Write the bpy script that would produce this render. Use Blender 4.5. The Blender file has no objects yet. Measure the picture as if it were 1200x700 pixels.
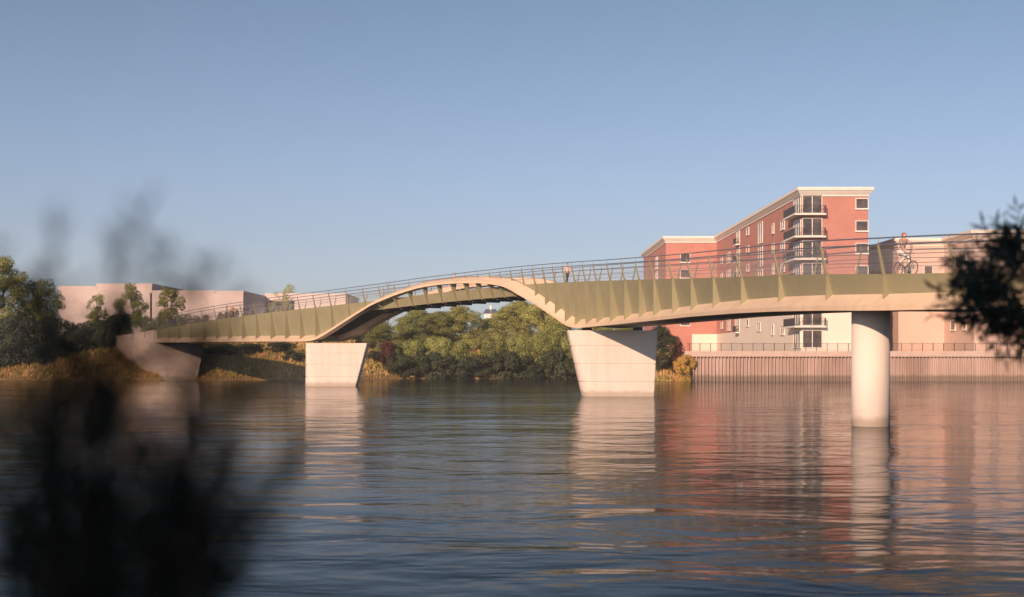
import bpy, bmesh, math, random
import numpy as np
from mathutils import Vector, Matrix

R = math.radians
C = bpy.context.scene.collection
scene = bpy.context.scene

# ------------------------------------------------------------------ camera, light, exposure
CAMZ = 3.44
K = 1.6                       # depth scale: a longer lens than a first guess of 1000 px
F = 1000.0 * K                # focal length in pixels of the 1200 px wide photograph
HOR = 416.0                   # horizon row
cam_d = bpy.data.cameras.new('camera')
cam = bpy.data.objects.new('camera', cam_d); C.objects.link(cam)
cam.location = (0, 0, CAMZ); cam.rotation_euler = (R(90), 0, 0)
cam_d.sensor_width = 36; cam_d.sensor_fit = 'HORIZONTAL'
cam_d.lens = 36 * F / 1200
cam_d.shift_y = (HOR - 350) / 1200
cam_d.clip_start = 0.05; cam_d.clip_end = 6000
cam_d.dof.use_dof = True; cam_d.dof.focus_distance = 120; cam_d.dof.aperture_fstop = 1.85
scene.camera = cam

SUN_AZ, SUN_EL = R(26), R(20)        # light travels towards (sin az, cos az), seen from above
to_sun = Vector((-math.sin(SUN_AZ) * math.cos(SUN_EL), -math.cos(SUN_AZ) * math.cos(SUN_EL), math.sin(SUN_EL)))
sd = bpy.data.lights.new('sun', 'SUN'); sd.energy = 5.0; sd.angle = R(0.6); sd.color = (1.0, 0.64, 0.43)
sun = bpy.data.objects.new('sun', sd); C.objects.link(sun)
sun.rotation_euler = (-to_sun).to_track_quat('-Z', 'Y').to_euler()

world = bpy.data.worlds.new('World'); scene.world = world; world.use_nodes = True
wn = world.node_tree; bg = wn.nodes['Background']
sky = wn.nodes.new('ShaderNodeTexSky'); sky.sky_type = 'NISHITA'; sky.sun_disc = False
sky.sun_elevation = SUN_EL; sky.sun_rotation = math.atan2(to_sun.x, to_sun.y)
sky.air_density = 1.0; sky.dust_density = 0.9; sky.ozone_density = 1.6
hs = wn.nodes.new('ShaderNodeHueSaturation'); hs.inputs['Saturation'].default_value = 0.72
tint = wn.nodes.new('ShaderNodeMix'); tint.data_type = 'RGBA'; tint.blend_type = 'MULTIPLY'; tint.inputs['Factor'].default_value = 1
geo = wn.nodes.new('ShaderNodeTexCoord'); sepw = wn.nodes.new('ShaderNodeSeparateXYZ'); wn.links.new(geo.outputs['Generated'], sepw.inputs[0])
mrw = wn.nodes.new('ShaderNodeMapRange'); mrw.inputs['From Min'].default_value = 0.0; mrw.inputs['From Max'].default_value = 0.28
wn.links.new(sepw.outputs[2], mrw.inputs['Value'])
grad = wn.nodes.new('ShaderNodeMix'); grad.data_type = 'RGBA'; wn.links.new(mrw.outputs[0], grad.inputs['Factor'])
grad.inputs['A'].default_value = (.87, .92, 1.20, 1); grad.inputs['B'].default_value = (.54, .67, .79, 1)   # upper air a cleaner blue than the horizon
wn.links.new(grad.outputs['Result'], tint.inputs['B'])
wn.links.new(sky.outputs[0], hs.inputs['Color']); wn.links.new(hs.outputs[0], tint.inputs['A']); wn.links.new(tint.outputs['Result'], bg.inputs['Color'])
bg.inputs['Strength'].default_value = 0.091

scene.view_settings.view_transform = 'Standard'; scene.view_settings.look = 'None'
scene.view_settings.exposure = 0.22; scene.view_settings.gamma = 1.0
scene.view_settings.use_curve_mapping = False
scene.render.engine = 'CYCLES'
scene.cycles.max_bounces = 6; scene.cycles.transparent_max_bounces = 12
scene.cycles.use_denoising = True

# ------------------------------------------------------------------ helpers
def wp(px, y, s):                    # a measured pixel and its scale (px per metre) -> a point of the place
    return Vector(((px - 600) / s, F / s, CAMZ + (HOR - y) / s))

def link(name, me, mat=None, parent=None):
    o = bpy.data.objects.new(name, me); C.objects.link(o)
    if mat:
        for m in (mat if isinstance(mat, (list, tuple)) else [mat]): me.materials.append(m)
    if parent: o.parent = parent
    return o

def empty(name, loc=(0, 0, 0), rz=0):
    o = bpy.data.objects.new(name, None); C.objects.link(o)
    o.location = loc; o.rotation_euler = (0, 0, rz); o.empty_display_size = 0.2
    return o

def tag(o, label=None, cat=None, group=None, kind=None):
    if label: o['label'] = label
    if cat: o['category'] = cat
    if group: o['group'] = group
    if kind: o['kind'] = kind
    return o

class MB:
    """collects shapes, links them as ONE mesh object"""
    def __init__(s): s.v = []; s.f = []; s.mi = []; s.smooth = []
    def add(s, vs, fs, mi=0, smooth=False):
        k = len(s.v); s.v += [tuple(v) for v in vs]
        for f in fs: s.f.append([i + k for i in f]); s.mi.append(mi); s.smooth.append(smooth)
    def box(s, c, d, rz=0, mi=0):
        x, y, z = d[0] / 2, d[1] / 2, d[2] / 2
        vs = [Vector((a * x, b * y, e * z)) for a, b, e in
              ((-1,-1,-1),(1,-1,-1),(1,1,-1),(-1,1,-1),(-1,-1,1),(1,-1,1),(1,1,1),(-1,1,1))]
        m = Matrix.Rotation(rz, 4, 'Z')
        s.add([m @ v + Vector(c) for v in vs], [(0,3,2,1),(4,5,6,7),(0,1,5,4),(1,2,6,5),(2,3,7,6),(3,0,4,7)], mi)
    def box2(s, a, b, mi=0):
        s.box([(p + q) / 2 for p, q in zip(a, b)], [abs(q - p) for p, q in zip(a, b)], 0, mi)
    def prism(s, pts, z0, z1, mi=0):                 # plan polygon counter-clockwise
        n = len(pts)
        vs = [(p[0], p[1], z0) for p in pts] + [(p[0], p[1], z1) for p in pts]
        fs = [tuple(range(n))[::-1], tuple(range(n, 2 * n))] + [(i, (i+1) % n, n + (i+1) % n, n + i) for i in range(n)]
        s.add(vs, fs, mi)
    def loft(s, rings, closed=True, caps=True, smooth=False, mi=0):
        n = len(rings[0]); vs = [v for r in rings for v in r]; fs = []
        for i in range(len(rings) - 1):
            for j in range(n if closed else n - 1):
                a = i * n + j; b = i * n + (j + 1) % n
                fs.append((a, b, b + n, a + n))
        s.add(vs, fs, mi, smooth)
        if caps and closed:
            k = len(s.v) - len(vs)
            s.f.append([k + j for j in range(n)][::-1]); s.mi.append(mi); s.smooth.append(False)
            s.f.append([k + (len(rings) - 1) * n + j for j in range(n)]); s.mi.append(mi); s.smooth.append(False)
    def tube(s, pts, r, n=6, mi=0):
        pts = [Vector(p) for p in pts]; rs = r if isinstance(r, (list, tuple)) else [r] * len(pts)
        rings = []
        for i, p in enumerate(pts):
            d = (pts[min(i + 1, len(pts) - 1)] - pts[max(i - 1, 0)])
            d = d.normalized() if d.length > 1e-9 else Vector((0, 0, 1))
            a = d.cross(Vector((0, 0, 1)) if abs(d.z) < .95 else Vector((1, 0, 0))).normalized(); b = d.cross(a)
            rings.append([p + (a * math.cos(t) + b * math.sin(t)) * rs[i] for t in [2 * math.pi * k / n for k in range(n)]])
        s.loft(rings, True, True, n > 4, mi)
    def mesh(s, name):
        me = bpy.data.meshes.new(name); me.from_pydata(s.v, [], s.f)
        me.polygons.foreach_set('material_index', s.mi); me.polygons.foreach_set('use_smooth', s.smooth)
        me.update()
        bm = bmesh.new(); bm.from_mesh(me); bmesh.ops.recalc_face_normals(bm, faces=bm.faces); bm.to_mesh(me); bm.free()
        return me
    def build(s, name, mat, parent=None): return link(name, s.mesh(name), mat, parent)

# ------------------------------------------------------------------ materials
def new_mat(name):
    m = bpy.data.materials.new(name); m.use_nodes = True
    return m, m.node_tree, m.node_tree.nodes['Principled BSDF']
def N(nt, t, **kw):
    n = nt.nodes.new(t)
    for k, v in kw.items():
        if k in n.inputs: n.inputs[k].default_value = v
        else: setattr(n, k, v)
    return n
def ramp(nt, fac, stops):
    r = nt.nodes.new('ShaderNodeValToRGB'); e = r.color_ramp.elements
    while len(e) < len(stops): e.new(0.5)
    for i, (p, c) in enumerate(stops): e[i].position = p; e[i].color = (*c, 1)
    nt.links.new(fac, r.inputs[0]); return r.outputs[0]
def coords(nt, scale=(1, 1, 1), kind='Object'):
    tc = nt.nodes.new('ShaderNodeTexCoord'); mp = nt.nodes.new('ShaderNodeMapping')
    mp.inputs['Scale'].default_value = scale
    nt.links.new(tc.outputs[kind], mp.inputs['Vector']); return mp.outputs[0]
def noise_mat(name, c1, c2, scale=1.0, rough=0.6, bump=0.0, bscale=20, stretch=(1, 1, 1), metal=0.0, lo=.35, hi=.65):
    m, nt, p = new_mat(name)
    v = coords(nt, stretch)
    n = N(nt, 'ShaderNodeTexNoise', Scale=scale, Detail=6.0, Roughness=0.6); nt.links.new(v, n.inputs['Vector'])
    nt.links.new(ramp(nt, n.outputs[0], [(lo, c1), (hi, c2)]), p.inputs['Base Color'])
    p.inputs['Roughness'].default_value = rough; p.inputs['Metallic'].default_value = metal
    if bump:
        b = N(nt, 'ShaderNodeTexNoise', Scale=bscale, Detail=4.0); nt.links.new(v, b.inputs['Vector'])
        bp = N(nt, 'ShaderNodeBump', Strength=bump, Distance=0.05); nt.links.new(b.outputs[0], bp.inputs['Height'])
        nt.links.new(bp.outputs[0], p.inputs['Normal'])
    return m

M = {}
M['olive'] = noise_mat('olive_paint', (.27,.262,.168), (.30,.29,.186), .6, .45)
M['cream'] = noise_mat('cream_steel', (.67,.53,.385), (.74,.59,.435), .5, .5)
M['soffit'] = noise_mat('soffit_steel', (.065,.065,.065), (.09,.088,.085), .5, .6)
M['concrete'] = noise_mat('pale_concrete', (.67,.60,.55), (.74,.665,.61), .45, .8, .15, 12, (1, 1, .5))
def weather(m, z1, dark, strength=.75):
    nt = m.node_tree; p = nt.nodes['Principled BSDF']; src = p.inputs['Base Color'].links[0].from_socket
    g = nt.nodes.new('ShaderNodeNewGeometry'); sp = nt.nodes.new('ShaderNodeSeparateXYZ'); nt.links.new(g.outputs['Position'], sp.inputs[0])
    tc = nt.nodes.new('ShaderNodeTexCoord'); n = N(nt, 'ShaderNodeTexNoise', Scale=1.6, Detail=5.0); nt.links.new(tc.outputs['Object'], n.inputs['Vector'])
    a = N(nt, 'ShaderNodeMath', operation='MULTIPLY_ADD'); nt.links.new(n.outputs[0], a.inputs[0]); a.inputs[1].default_value = -.55; nt.links.new(sp.outputs[2], a.inputs[2])
    mr = N(nt, 'ShaderNodeMapRange'); nt.links.new(a.outputs[0], mr.inputs['Value'])
    mr.inputs['From Min'].default_value = z1 - .42; mr.inputs['From Max'].default_value = z1 - .12; mr.inputs['To Min'].default_value = strength; mr.inputs['To Max'].default_value = 0
    mx = N(nt, 'ShaderNodeMix', data_type='RGBA'); nt.links.new(mr.outputs[0], mx.inputs['Factor']); nt.links.new(src, mx.inputs['A']); mx.inputs['B'].default_value = (*dark, 1)
    mp = nt.nodes.new('ShaderNodeMapping'); mp.inputs['Scale'].default_value = (2.2, 2.2, .12); nt.links.new(tc.outputs['Object'], mp.inputs['Vector'])
    n2 = N(nt, 'ShaderNodeTexNoise', Scale=1.0, Detail=5.0); nt.links.new(mp.outputs[0], n2.inputs['Vector'])
    st = ramp(nt, n2.outputs[0], [(.30, (.92,.91,.895)), (.50, (1,1,1))])
    m2 = N(nt, 'ShaderNodeMix', data_type='RGBA', blend_type='MULTIPLY'); m2.inputs['Factor'].default_value = 1
    nt.links.new(mx.outputs['Result'], m2.inputs['A']); nt.links.new(st, m2.inputs['B']); nt.links.new(m2.outputs['Result'], p.inputs['Base Color'])
weather(M['concrete'], .42, (.30,.25,.19), .6)
weather(M['olive'], -9, (0,0,0)); weather(M['cream'], -9, (0,0,0))
M['abut'] = noise_mat('board_concrete', (.56,.46,.41), (.68,.575,.51), .5, .85, .2, 6, (1, 1, 3))
M['steel'] = noise_mat('rail_steel', (.17,.20,.26), (.22,.25,.31), 2, .35, metal=.5)
M['deck'] = noise_mat('deck_surface', (.45,.40,.34), (.52,.46,.40), 2, .8)
M['white'] = noise_mat('white_paint', (.74,.71,.66), (.80,.77,.72), 1, .5)
M['render'] = noise_mat('cream_render', (.76,.70,.62), (.81,.75,.67), .25, .8)
M['pink'] = noise_mat('pink_render', (.60,.45,.39), (.65,.50,.435), .2, .85)
M['massing'] = noise_mat('far_render', (.63,.55,.545), (.68,.60,.59), .05, .9)
M['cap'] = noise_mat('quay_concrete', (.50,.39,.34), (.58,.46,.40), 1.2, .85, .2, 9)
M['pile'] = noise_mat('sheet_pile_steel', (.38,.28,.24), (.58,.46,.41), .35, .7, 0, 8, (1, 1, .2))
M['dark_metal'] = noise_mat('dark_metal', (.035,.035,.04), (.05,.05,.055), 3, .4, metal=.3)
M['bark'] = noise_mat('bark', (.06,.045,.032), (.13,.10,.075), 3, .9, .5, 12, (1, 1, .3))
M['tyre'] = noise_mat('tyre_rubber', (.02,.02,.02), (.03,.03,.03), 5, .8)

weather(M['pile'], .75, (.13,.11,.08), .6)
weather(M['abut'], .6, (.22,.2,.12), .6)
def brick_mat():
    m, nt, p = new_mat('red_brick')
    tc = nt.nodes.new('ShaderNodeTexCoord'); sep = nt.nodes.new('ShaderNodeSeparateXYZ')
    nt.links.new(tc.outputs['Object'], sep.inputs[0])
    ad = N(nt, 'ShaderNodeMath', operation='ADD'); nt.links.new(sep.outputs[0], ad.inputs[0]); nt.links.new(sep.outputs[1], ad.inputs[1])
    cb = nt.nodes.new('ShaderNodeCombineXYZ'); nt.links.new(ad.outputs[0], cb.inputs[0]); nt.links.new(sep.outputs[2], cb.inputs[1])
    b = N(nt, 'ShaderNodeTexBrick'); nt.links.new(cb.outputs[0], b.inputs['Vector'])
    b.inputs['Color1'].default_value = (.52,.215,.18,1); b.inputs['Color2'].default_value = (.44,.17,.14,1)
    b.inputs['Mortar'].default_value = (.54,.33,.27,1)
    b.inputs['Scale'].default_value = 1; b.inputs['Mortar Size'].default_value = .012
    b.inputs['Brick Width'].default_value = .3; b.inputs['Row Height'].default_value = .1
    n = N(nt, 'ShaderNodeTexNoise', Scale=.35, Detail=5.0); nt.links.new(tc.outputs['Object'], n.inputs['Vector'])
    mx = N(nt, 'ShaderNodeMix', data_type='RGBA', blend_type='MULTIPLY'); mx.inputs['Factor'].default_value = .5
    nt.links.new(b.outputs[0], mx.inputs['A'])
    nt.links.new(ramp(nt, n.outputs[0], [(.3, (.75,.75,.75)), (.7, (1,1,1))]), mx.inputs['B'])
    nt.links.new(mx.outputs['Result'], p.inputs['Base Color']); p.inputs['Roughness'].default_value = .85
    return m
M['brick'] = brick_mat()

def glass_mat():
    m, nt, p = new_mat('window_glass')
    v = coords(nt); n = N(nt, 'ShaderNodeTexNoise', Scale=.8); nt.links.new(v, n.inputs['Vector'])
    nt.links.new(ramp(nt, n.outputs[0], [(.35, (.05,.045,.045)), (.65, (.12,.10,.10))]), p.inputs['Base Color'])
    p.inputs['Roughness'].default_value = .12; p.inputs['IOR'].default_value = 1.5
    return m
M['glass'] = glass_mat()

def leaf_mat(name, c1, c2, scale=.6, trans=.42):
    m, nt, p = new_mat(name)
    v = coords(nt); n = N(nt, 'ShaderNodeTexNoise', Scale=scale, Detail=5.0, Roughness=.7); nt.links.new(v, n.inputs['Vector'])
    col = ramp(nt, n.outputs[0], [(.32, c1), (.68, c2)])
    oi = nt.nodes.new('ShaderNodeObjectInfo')
    hs = nt.nodes.new('ShaderNodeHueSaturation'); nt.links.new(col, hs.inputs['Color'])
    mr = N(nt, 'ShaderNodeMapRange'); mr.inputs['To Min'].default_value = .8; mr.inputs['To Max'].default_value = 1.2
    nt.links.new(oi.outputs['Random'], mr.inputs['Value']); nt.links.new(mr.outputs[0], hs.inputs['Value'])
    nt.links.new(hs.outputs[0], p.inputs['Base Color']); p.inputs['Roughness'].default_value = .6
    p.inputs['Specular IOR Level'].default_value = .25
    tr = nt.nodes.new('ShaderNodeBsdfTranslucent'); nt.links.new(hs.outputs[0], tr.inputs['Color'])
    mx = nt.nodes.new('ShaderNodeMixShader'); mx.inputs[0].default_value = trans
    nt.links.new(p.outputs[0], mx.inputs[1]); nt.links.new(tr.outputs[0], mx.inputs[2])
    nt.links.new(mx.outputs[0], nt.nodes['Material Output'].inputs['Surface'])
    return m
M['leaf_mid'] = leaf_mat('leaf_mid_green', (.24,.29,.10), (.50,.52,.18))
M['leaf_light'] = leaf_mat('leaf_light_green', (.30,.33,.11), (.58,.56,.20))
M['leaf_dark'] = leaf_mat('leaf_dark_green_and_shade', (.035,.055,.032), (.095,.115,.055), trans=.2)  # dark leaves; on the waterside bushes the tone stands in for shade
M['leaf_red'] = leaf_mat('leaf_reddish', (.10,.035,.030), (.17,.075,.05))
M['leaf_autumn'] = leaf_mat('leaf_autumn', (.62,.52,.12), (.72,.42,.15), 1.2)
M['leaf_olive'] = leaf_mat('leaf_olive', (.17,.15,.06), (.32,.26,.11))
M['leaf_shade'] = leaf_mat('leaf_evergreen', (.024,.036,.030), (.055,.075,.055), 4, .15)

def ground_mat():
    m, nt, p = new_mat('bank_grass_soil')
    v = coords(nt)
    n1 = N(nt, 'ShaderNodeTexNoise', Scale=.18, Detail=6.0, Roughness=.7); nt.links.new(v, n1.inputs['Vector'])
    n2 = N(nt, 'ShaderNodeTexNoise', Scale=2.5, Detail=5.0, Roughness=.7); nt.links.new(v, n2.inputs['Vector'])
    a = ramp(nt, n1.outputs[0], [(.38, (.20,.20,.05)), (.5, (.40,.27,.12)), (.66, (.48,.31,.15))])
    b = ramp(nt, n2.outputs[0], [(.3, (.5,.5,.45)), (.7, (1.1,1.05,1))])
    mx = N(nt, 'ShaderNodeMix', data_type='RGBA', blend_type='MULTIPLY'); mx.inputs['Factor'].default_value = 1
    nt.links.new(a, mx.inputs['A']); nt.links.new(b, mx.inputs['B'])
    nt.links.new(mx.outputs['Result'], p.inputs['Base Color']); p.inputs['Roughness'].default_value = .95
    return m
M['ground'] = ground_mat()
M['grass'] = leaf_mat('dry_grass', (.30,.33,.07), (.74,.45,.22), .55, .3)

def water_mat():
    m, nt, p = new_mat('river_water')
    p.inputs['Base Color'].default_value = (.012,.022,.030,1)
    p.inputs['Roughness'].default_value = .085; p.inputs['IOR'].default_value = 1.08
    v1 = coords(nt, (.22, .40, 1)); v2 = coords(nt, (.9, 1.45, 1)); v3 = coords(nt, (.045, .065, 1))
    n1 = N(nt, 'ShaderNodeTexNoise', Scale=1.0, Detail=3.0, Roughness=.5, Distortion=.6); nt.links.new(v1, n1.inputs['Vector'])
    n2 = N(nt, 'ShaderNodeTexNoise', Scale=1.0, Detail=3.0, Roughness=.55, Distortion=.3); nt.links.new(v2, n2.inputs['Vector'])
    n3 = N(nt, 'ShaderNodeTexNoise', Scale=1.0, Detail=2.0); nt.links.new(v3, n3.inputs['Vector'])
    mul = N(nt, 'ShaderNodeMath', operation='MULTIPLY'); mul.inputs[1].default_value = .15; nt.links.new(n2.outputs[0], mul.inputs[0])
    gate = N(nt, 'ShaderNodeMapRange'); gate.inputs['From Min'].default_value = .35; gate.inputs['From Max'].default_value = .65
    gate.inputs['To Min'].default_value = .35; gate.inputs['To Max'].default_value = 1.0; nt.links.new(n3.outputs[0], gate.inputs['Value'])
    ad = N(nt, 'ShaderNodeMath', operation='ADD'); nt.links.new(n1.outputs[0], ad.inputs[0]); nt.links.new(mul.outputs[0], ad.inputs[1])
    m2 = N(nt, 'ShaderNodeMath', operation='MULTIPLY'); nt.links.new(ad.outputs[0], m2.inputs[0]); nt.links.new(gate.outputs[0], m2.inputs[1])
    bp = N(nt, 'ShaderNodeBump', Strength=1.0, Distance=.15); nt.links.new(m2.outputs[0], bp.inputs['Height'])
    nt.links.new(bp.outputs[0], p.inputs['Normal'])
    return m
M['water'] = water_mat()

def net_mat():
    m, nt, p = new_mat('wire_net')
    p.inputs['Base Color'].default_value = (.35,.36,.38,1); p.inputs['Roughness'].default_value = .4
    facs = []
    for a in (45, -45):
        tc = nt.nodes.new('ShaderNodeTexCoord'); mp = nt.nodes.new('ShaderNodeMapping')
        mp.inputs['Rotation'].default_value = (0, 0, R(a)); nt.links.new(tc.outputs['UV'], mp.inputs['Vector'])
        w = N(nt, 'ShaderNodeTexWave', Scale=1.6); nt.links.new(mp.outputs[0], w.inputs['Vector'])
        g = N(nt, 'ShaderNodeMath', operation='GREATER_THAN'); g.inputs[1].default_value = .988; nt.links.new(w.outputs['Fac'], g.inputs[0])
        facs.append(g.outputs[0])
    mxm = N(nt, 'ShaderNodeMath', operation='MAXIMUM'); nt.links.new(facs[0], mxm.inputs[0]); nt.links.new(facs[1], mxm.inputs[1])
    t = nt.nodes.new('ShaderNodeBsdfTransparent'); mx = nt.nodes.new('ShaderNodeMixShader')
    nt.links.new(mxm.outputs[0], mx.inputs[0]); nt.links.new(t.outputs[0], mx.inputs[1]); nt.links.new(p.outputs[0], mx.inputs[2])
    nt.links.new(mx.outputs[0], nt.nodes['Material Output'].inputs['Surface'])
    return m
M['net'] = net_mat()

# ------------------------------------------------------------------ river and banks
me = bpy.data.meshes.new('river')
me.from_pydata([(-900,-40,0),(900,-40,0),(900,900,0),(-900,900,0)], [], [(0,1,2,3)])
tag(link('water', me, M['water']), kind='structure')

rng = np.random.default_rng(7)
def smooth(a, b, x):
    t = np.clip((x - a) / (b - a), 0, 1); return t * t * (3 - 2 * t)
def bank_line(x):                    # far waterline
    x = np.asarray(x, float)
    return K * (115.5 + 7.0 * smooth(-26, -14, x) - 12.3 * smooth(13, 20.5, x)) + .5 * np.sin(x * .31) + .35 * np.sin(x * .83 + 1)
def ground_h(x, y):
    x = np.asarray(x, float); y = np.asarray(y, float)
    d = (y - bank_line(x)) / K
    top = 5.7 - 1.7 * smooth(-24, 16, x)
    left = -1.2 + (top + 1.2) * np.clip((d + 1.6) / 11.5, 0, 1) ** .85
    q = np.where(y > 111 * K + .55, 3.86, -1.5)
    mix = smooth(22.2, 22.9, x)
    h = left * (1 - mix) + q * mix
    bump = .22 * np.sin(x * .9 + y * .4) * np.sin(y * .7 - x * .3) + .15 * np.sin(x * 2.1) * np.sin(y * 1.7)
    return h + bump * smooth(0, 3, d) * (1 - mix) * (1 - smooth(18, 30, d))
def terrain(name, xs, ys, hf, mat):
    X, Y = np.meshgrid(xs, ys); Z = hf(X, Y)
    v = np.stack([X, Y, Z], -1).reshape(-1, 3); nx = len(xs)
    fs = [(j*nx+i, j*nx+i+1, (j+1)*nx+i+1, (j+1)*nx+i) for j in range(len(ys)-1) for i in range(nx-1)]
    me = bpy.data.meshes.new(name); me.from_pydata(v.tolist(), [], fs)
    me.polygons.foreach_set('use_smooth', [True] * len(fs)); me.update()
    return tag(link(name, me, mat), kind='structure')
xs = np.concatenate([np.linspace(-2500,-180,14), np.linspace(-150,-72,40), np.linspace(-71,23,190), np.linspace(23.5,120,30), np.linspace(150,2500,14)])
ys = np.concatenate([K * np.linspace(108,136,70), K * np.linspace(138,230,20), K * np.linspace(260,2800,14)])
terrain('far_bank_ground', xs, ys, ground_h, M['ground'])
def near_h(x, y):
    edge = 4.5 + 2.7 * smooth(1.2, 2.0, x) + 12 * smooth(12, 30, x)
    return 1.75 - 2.9 * smooth(-1.6, 1.3, y - edge) + 4.5 * smooth(24, 36, x) * smooth(0, 8, edge + 4 - y)
terrain('near_bank_ground', np.linspace(-60,60,121), np.concatenate([np.linspace(-60,-4,16), np.linspace(-3,30,67)]), near_h, M['ground'])
me = bpy.data.meshes.new('bed'); me.from_pydata([(-900,-40,-3),(900,-40,-3),(900,140,-3),(-900,140,-3)], [], [(0,1,2,3)])
tag(link('river_bed', me, M['ground']), kind='structure')

# grass on the sunny slope (uncountable: one object)
def grass_patch(name, n, x0, x1, dmax, seed):
    g = np.random.default_rng(seed)
    x = g.uniform(x0, x1, n); d = g.uniform(.15, dmax, n); y = bank_line(x) + d * K; z = ground_h(x, y)
    ok = (z > .05) & ((x < -15) | (x > 15.5) | (g.random(n) < .12)) & (np.sin(x*1.7+y)*np.sin(y*1.3-x*.6) + g.normal(0, .5, n) > -.35); x, y, z = x[ok], y[ok], z[ok]; n = len(x)
    h = g.uniform(.15, .55, n) * (0.5 + .6 * g.random(n) + .7 * (np.sin(x*2.3)*np.sin(y*1.9+x) > .2)); w = g.uniform(.06, .2, n); a = g.uniform(0, math.pi, n)
    lx, ly = g.normal(0, .15, n), g.normal(0, .15, n)
    dx, dy = np.cos(a) * w, np.sin(a) * w
    v = np.stack([np.stack([x-dx, y-dy, z-.05], -1), np.stack([x+dx, y+dy, z-.05], -1), np.stack([x+lx, y+ly, z+h], -1)], 1).reshape(-1, 3)
    me = bpy.data.meshes.new(name); me.from_pydata(v.tolist(), [], np.arange(3*n).reshape(-1, 3).tolist()); me.update()
    return tag(link(name, me, M['grass']), 'dry grass and low weeds over the sloping far river bank', 'grass', kind='stuff')
grass_patch('grass', 46000, -75, 22, 12, 3)

# ------------------------------------------------------------------ the footbridge
W0 = 2.10                          # half width to the web, to the nose of the edge beam
ctrl = [(48,14),(33,25.6),(24.5,32),(18.9,36.4),(15.4,41.7),(13.3,49.3),(11.8,56.2),(9.5,63.7),(6.2,70.2),(.15,77.2),(-8.4,84.4),(-19.3,91.9),(-36.6,105.8),(-49.1,116.5),(-57.5,123.5)]
def catmull(P, per=40):
    P = np.array(P, float); P = np.vstack([2*P[0]-P[1], P, 2*P[-1]-P[-2]]); out = []
    for i in range(1, len(P) - 2):
        for t in np.linspace(0, 1, per, endpoint=False):
            a, b, c, d = P[i-1:i+3]
            out.append(.5 * ((2*b) + (c-a)*t + (2*a-5*b+4*c-d)*t*t + (3*b-a-3*c+d)*t**3))
    out.append(P[-2]); return np.array(out)
raw = catmull([(x, y * K) for x, y in ctrl])
L = np.concatenate([[0], np.cumsum(np.linalg.norm(np.diff(raw, axis=0), axis=1))])
SS = np.arange(0, L[-1], .4)
E = np.stack([np.interp(SS, L, raw[:, 0]), np.interp(SS, L, raw[:, 1])], -1)
k = np.exp(-.5 * (np.arange(-20, 21) / 8.) ** 2); k /= k.sum()
Ep = np.vstack([2*E[0]-E[20:0:-1], E, 2*E[-1]-E[-2:-22:-1]])
E = np.stack([np.convolve(Ep[:, i], k, 'valid') for i in (0, 1)], -1)
Tn = np.gradient(E, axis=0); Tn /= np.linalg.norm(Tn, axis=1)[:, None]
INN = np.stack([Tn[:, 1], -Tn[:, 0]], -1)    # towards the far edge
PXE = 600 + F * E[:, 0] / E[:, 1]
_o = np.argsort(PXE)
def S_of(px): return np.interp(px, PXE[_o], SS[_o])
def prof(tab, sg=4.):
    tab = sorted((float(S_of(p)) if p < 3000 else float(p - 3000), z) for p, z in tab)
    s, z = zip(*tab); zz = np.interp(SS, s, z)
    kk = np.exp(-.5 * (np.arange(-12, 13) / sg) ** 2); kk /= kk.sum()
    return np.convolve(np.pad(zz, 12, 'edge'), kk, 'valid')
ZT = prof([(1500,5.9),(1200,6.78),(1119,6.95),(1037,7.13),(970,7.40),(914,7.69),(870,7.95),(837,8.23),(789,8.68),(750,9.05),(688,9.50),(640,9.68),(600,9.72),(548,9.62),(500,9.45),(447,9.1),(388,8.74),(318,8.37),(254,7.85),(210,7.25),(180,6.75),(135,6.1)])
ZN = prof([(1200,5.3),(1119,5.38),(1037,5.45),(970,5.60),(914,5.74),(870,5.84),(811,5.93),(750,5.88),(700,5.76),(683,5.69),(672,5.66),(665,5.80),
           (655.5,6.40),(642,7.22),(620,8.53),(608.5,9.21),(598,9.67),(574,10.06),(549,10.22),(524,10.23),(499,10.06),(473,9.53),(446,8.68),(419.5,7.53),(392,6.14),(376,5.3),(366,4.97),
           (352,4.92),(318,4.98),(254,5.04),(180,5.07),(135,5.07)], 2.)
ZB = ZN + np.interp(PXE, [100, 330, 400, 560, 615, 650, 700, 811, 1037, 1200], [.66, .66, .62, .66, .80, .78, .68, .80, .76, .74])
HW = np.clip(ZT - ZB, 0, 5)
UI = W0 + .02 - .28 * HW ** .75              # inner edge of the rib / foot of the leaning web
UN = UI + .72 + .13 * np.clip(1 - HW, 0, 1)  # nose of the rib
P2PX, P1PX = 664, 360
SA, SB = float(S_of(P2PX)), float(S_of(P1PX))       # the main span lies between
iA, iB = int(SA / .4), int(SB / .4)
iEnd = int(S_of(183) / .4)                          # the steel ends at the far abutment
i0 = 0
ARCH = np.zeros(len(SS), bool); ARCH[iA:iB+1] = True
def Q(i, u, z):                                     # station i, offset u from the centre line (negative = near side)
    if isinstance(i, (int, np.integer)): e, n = E[i], INN[i]
    else:
        a = int(i); t = i - a; e = E[a]*(1-t) + E[a+1]*t; n = INN[a]*(1-t) + INN[a+1]*t
    p = e + n * (W0 + u); return Vector((p[0], p[1], z))
def at(arr, i):
    a = int(i); t = i - a; return arr[a] * (1 - t) + arr[min(a + 1, len(arr) - 1)] * t

bridge = empty('footbridge', Q((iA + iB) // 2, 0, 0))
tag(bridge, 'curved olive and cream arched footbridge crossing the river on concrete piers', 'bridge')
BL = bridge.location.copy()
def bpart(mb, name, mat, parent=None):
    p = parent or bridge
    off = BL if parent is None else BL
    mb.v = [tuple(Vector(v) - off) for v in mb.v]
    return mb.build(name, mat, p)

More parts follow.
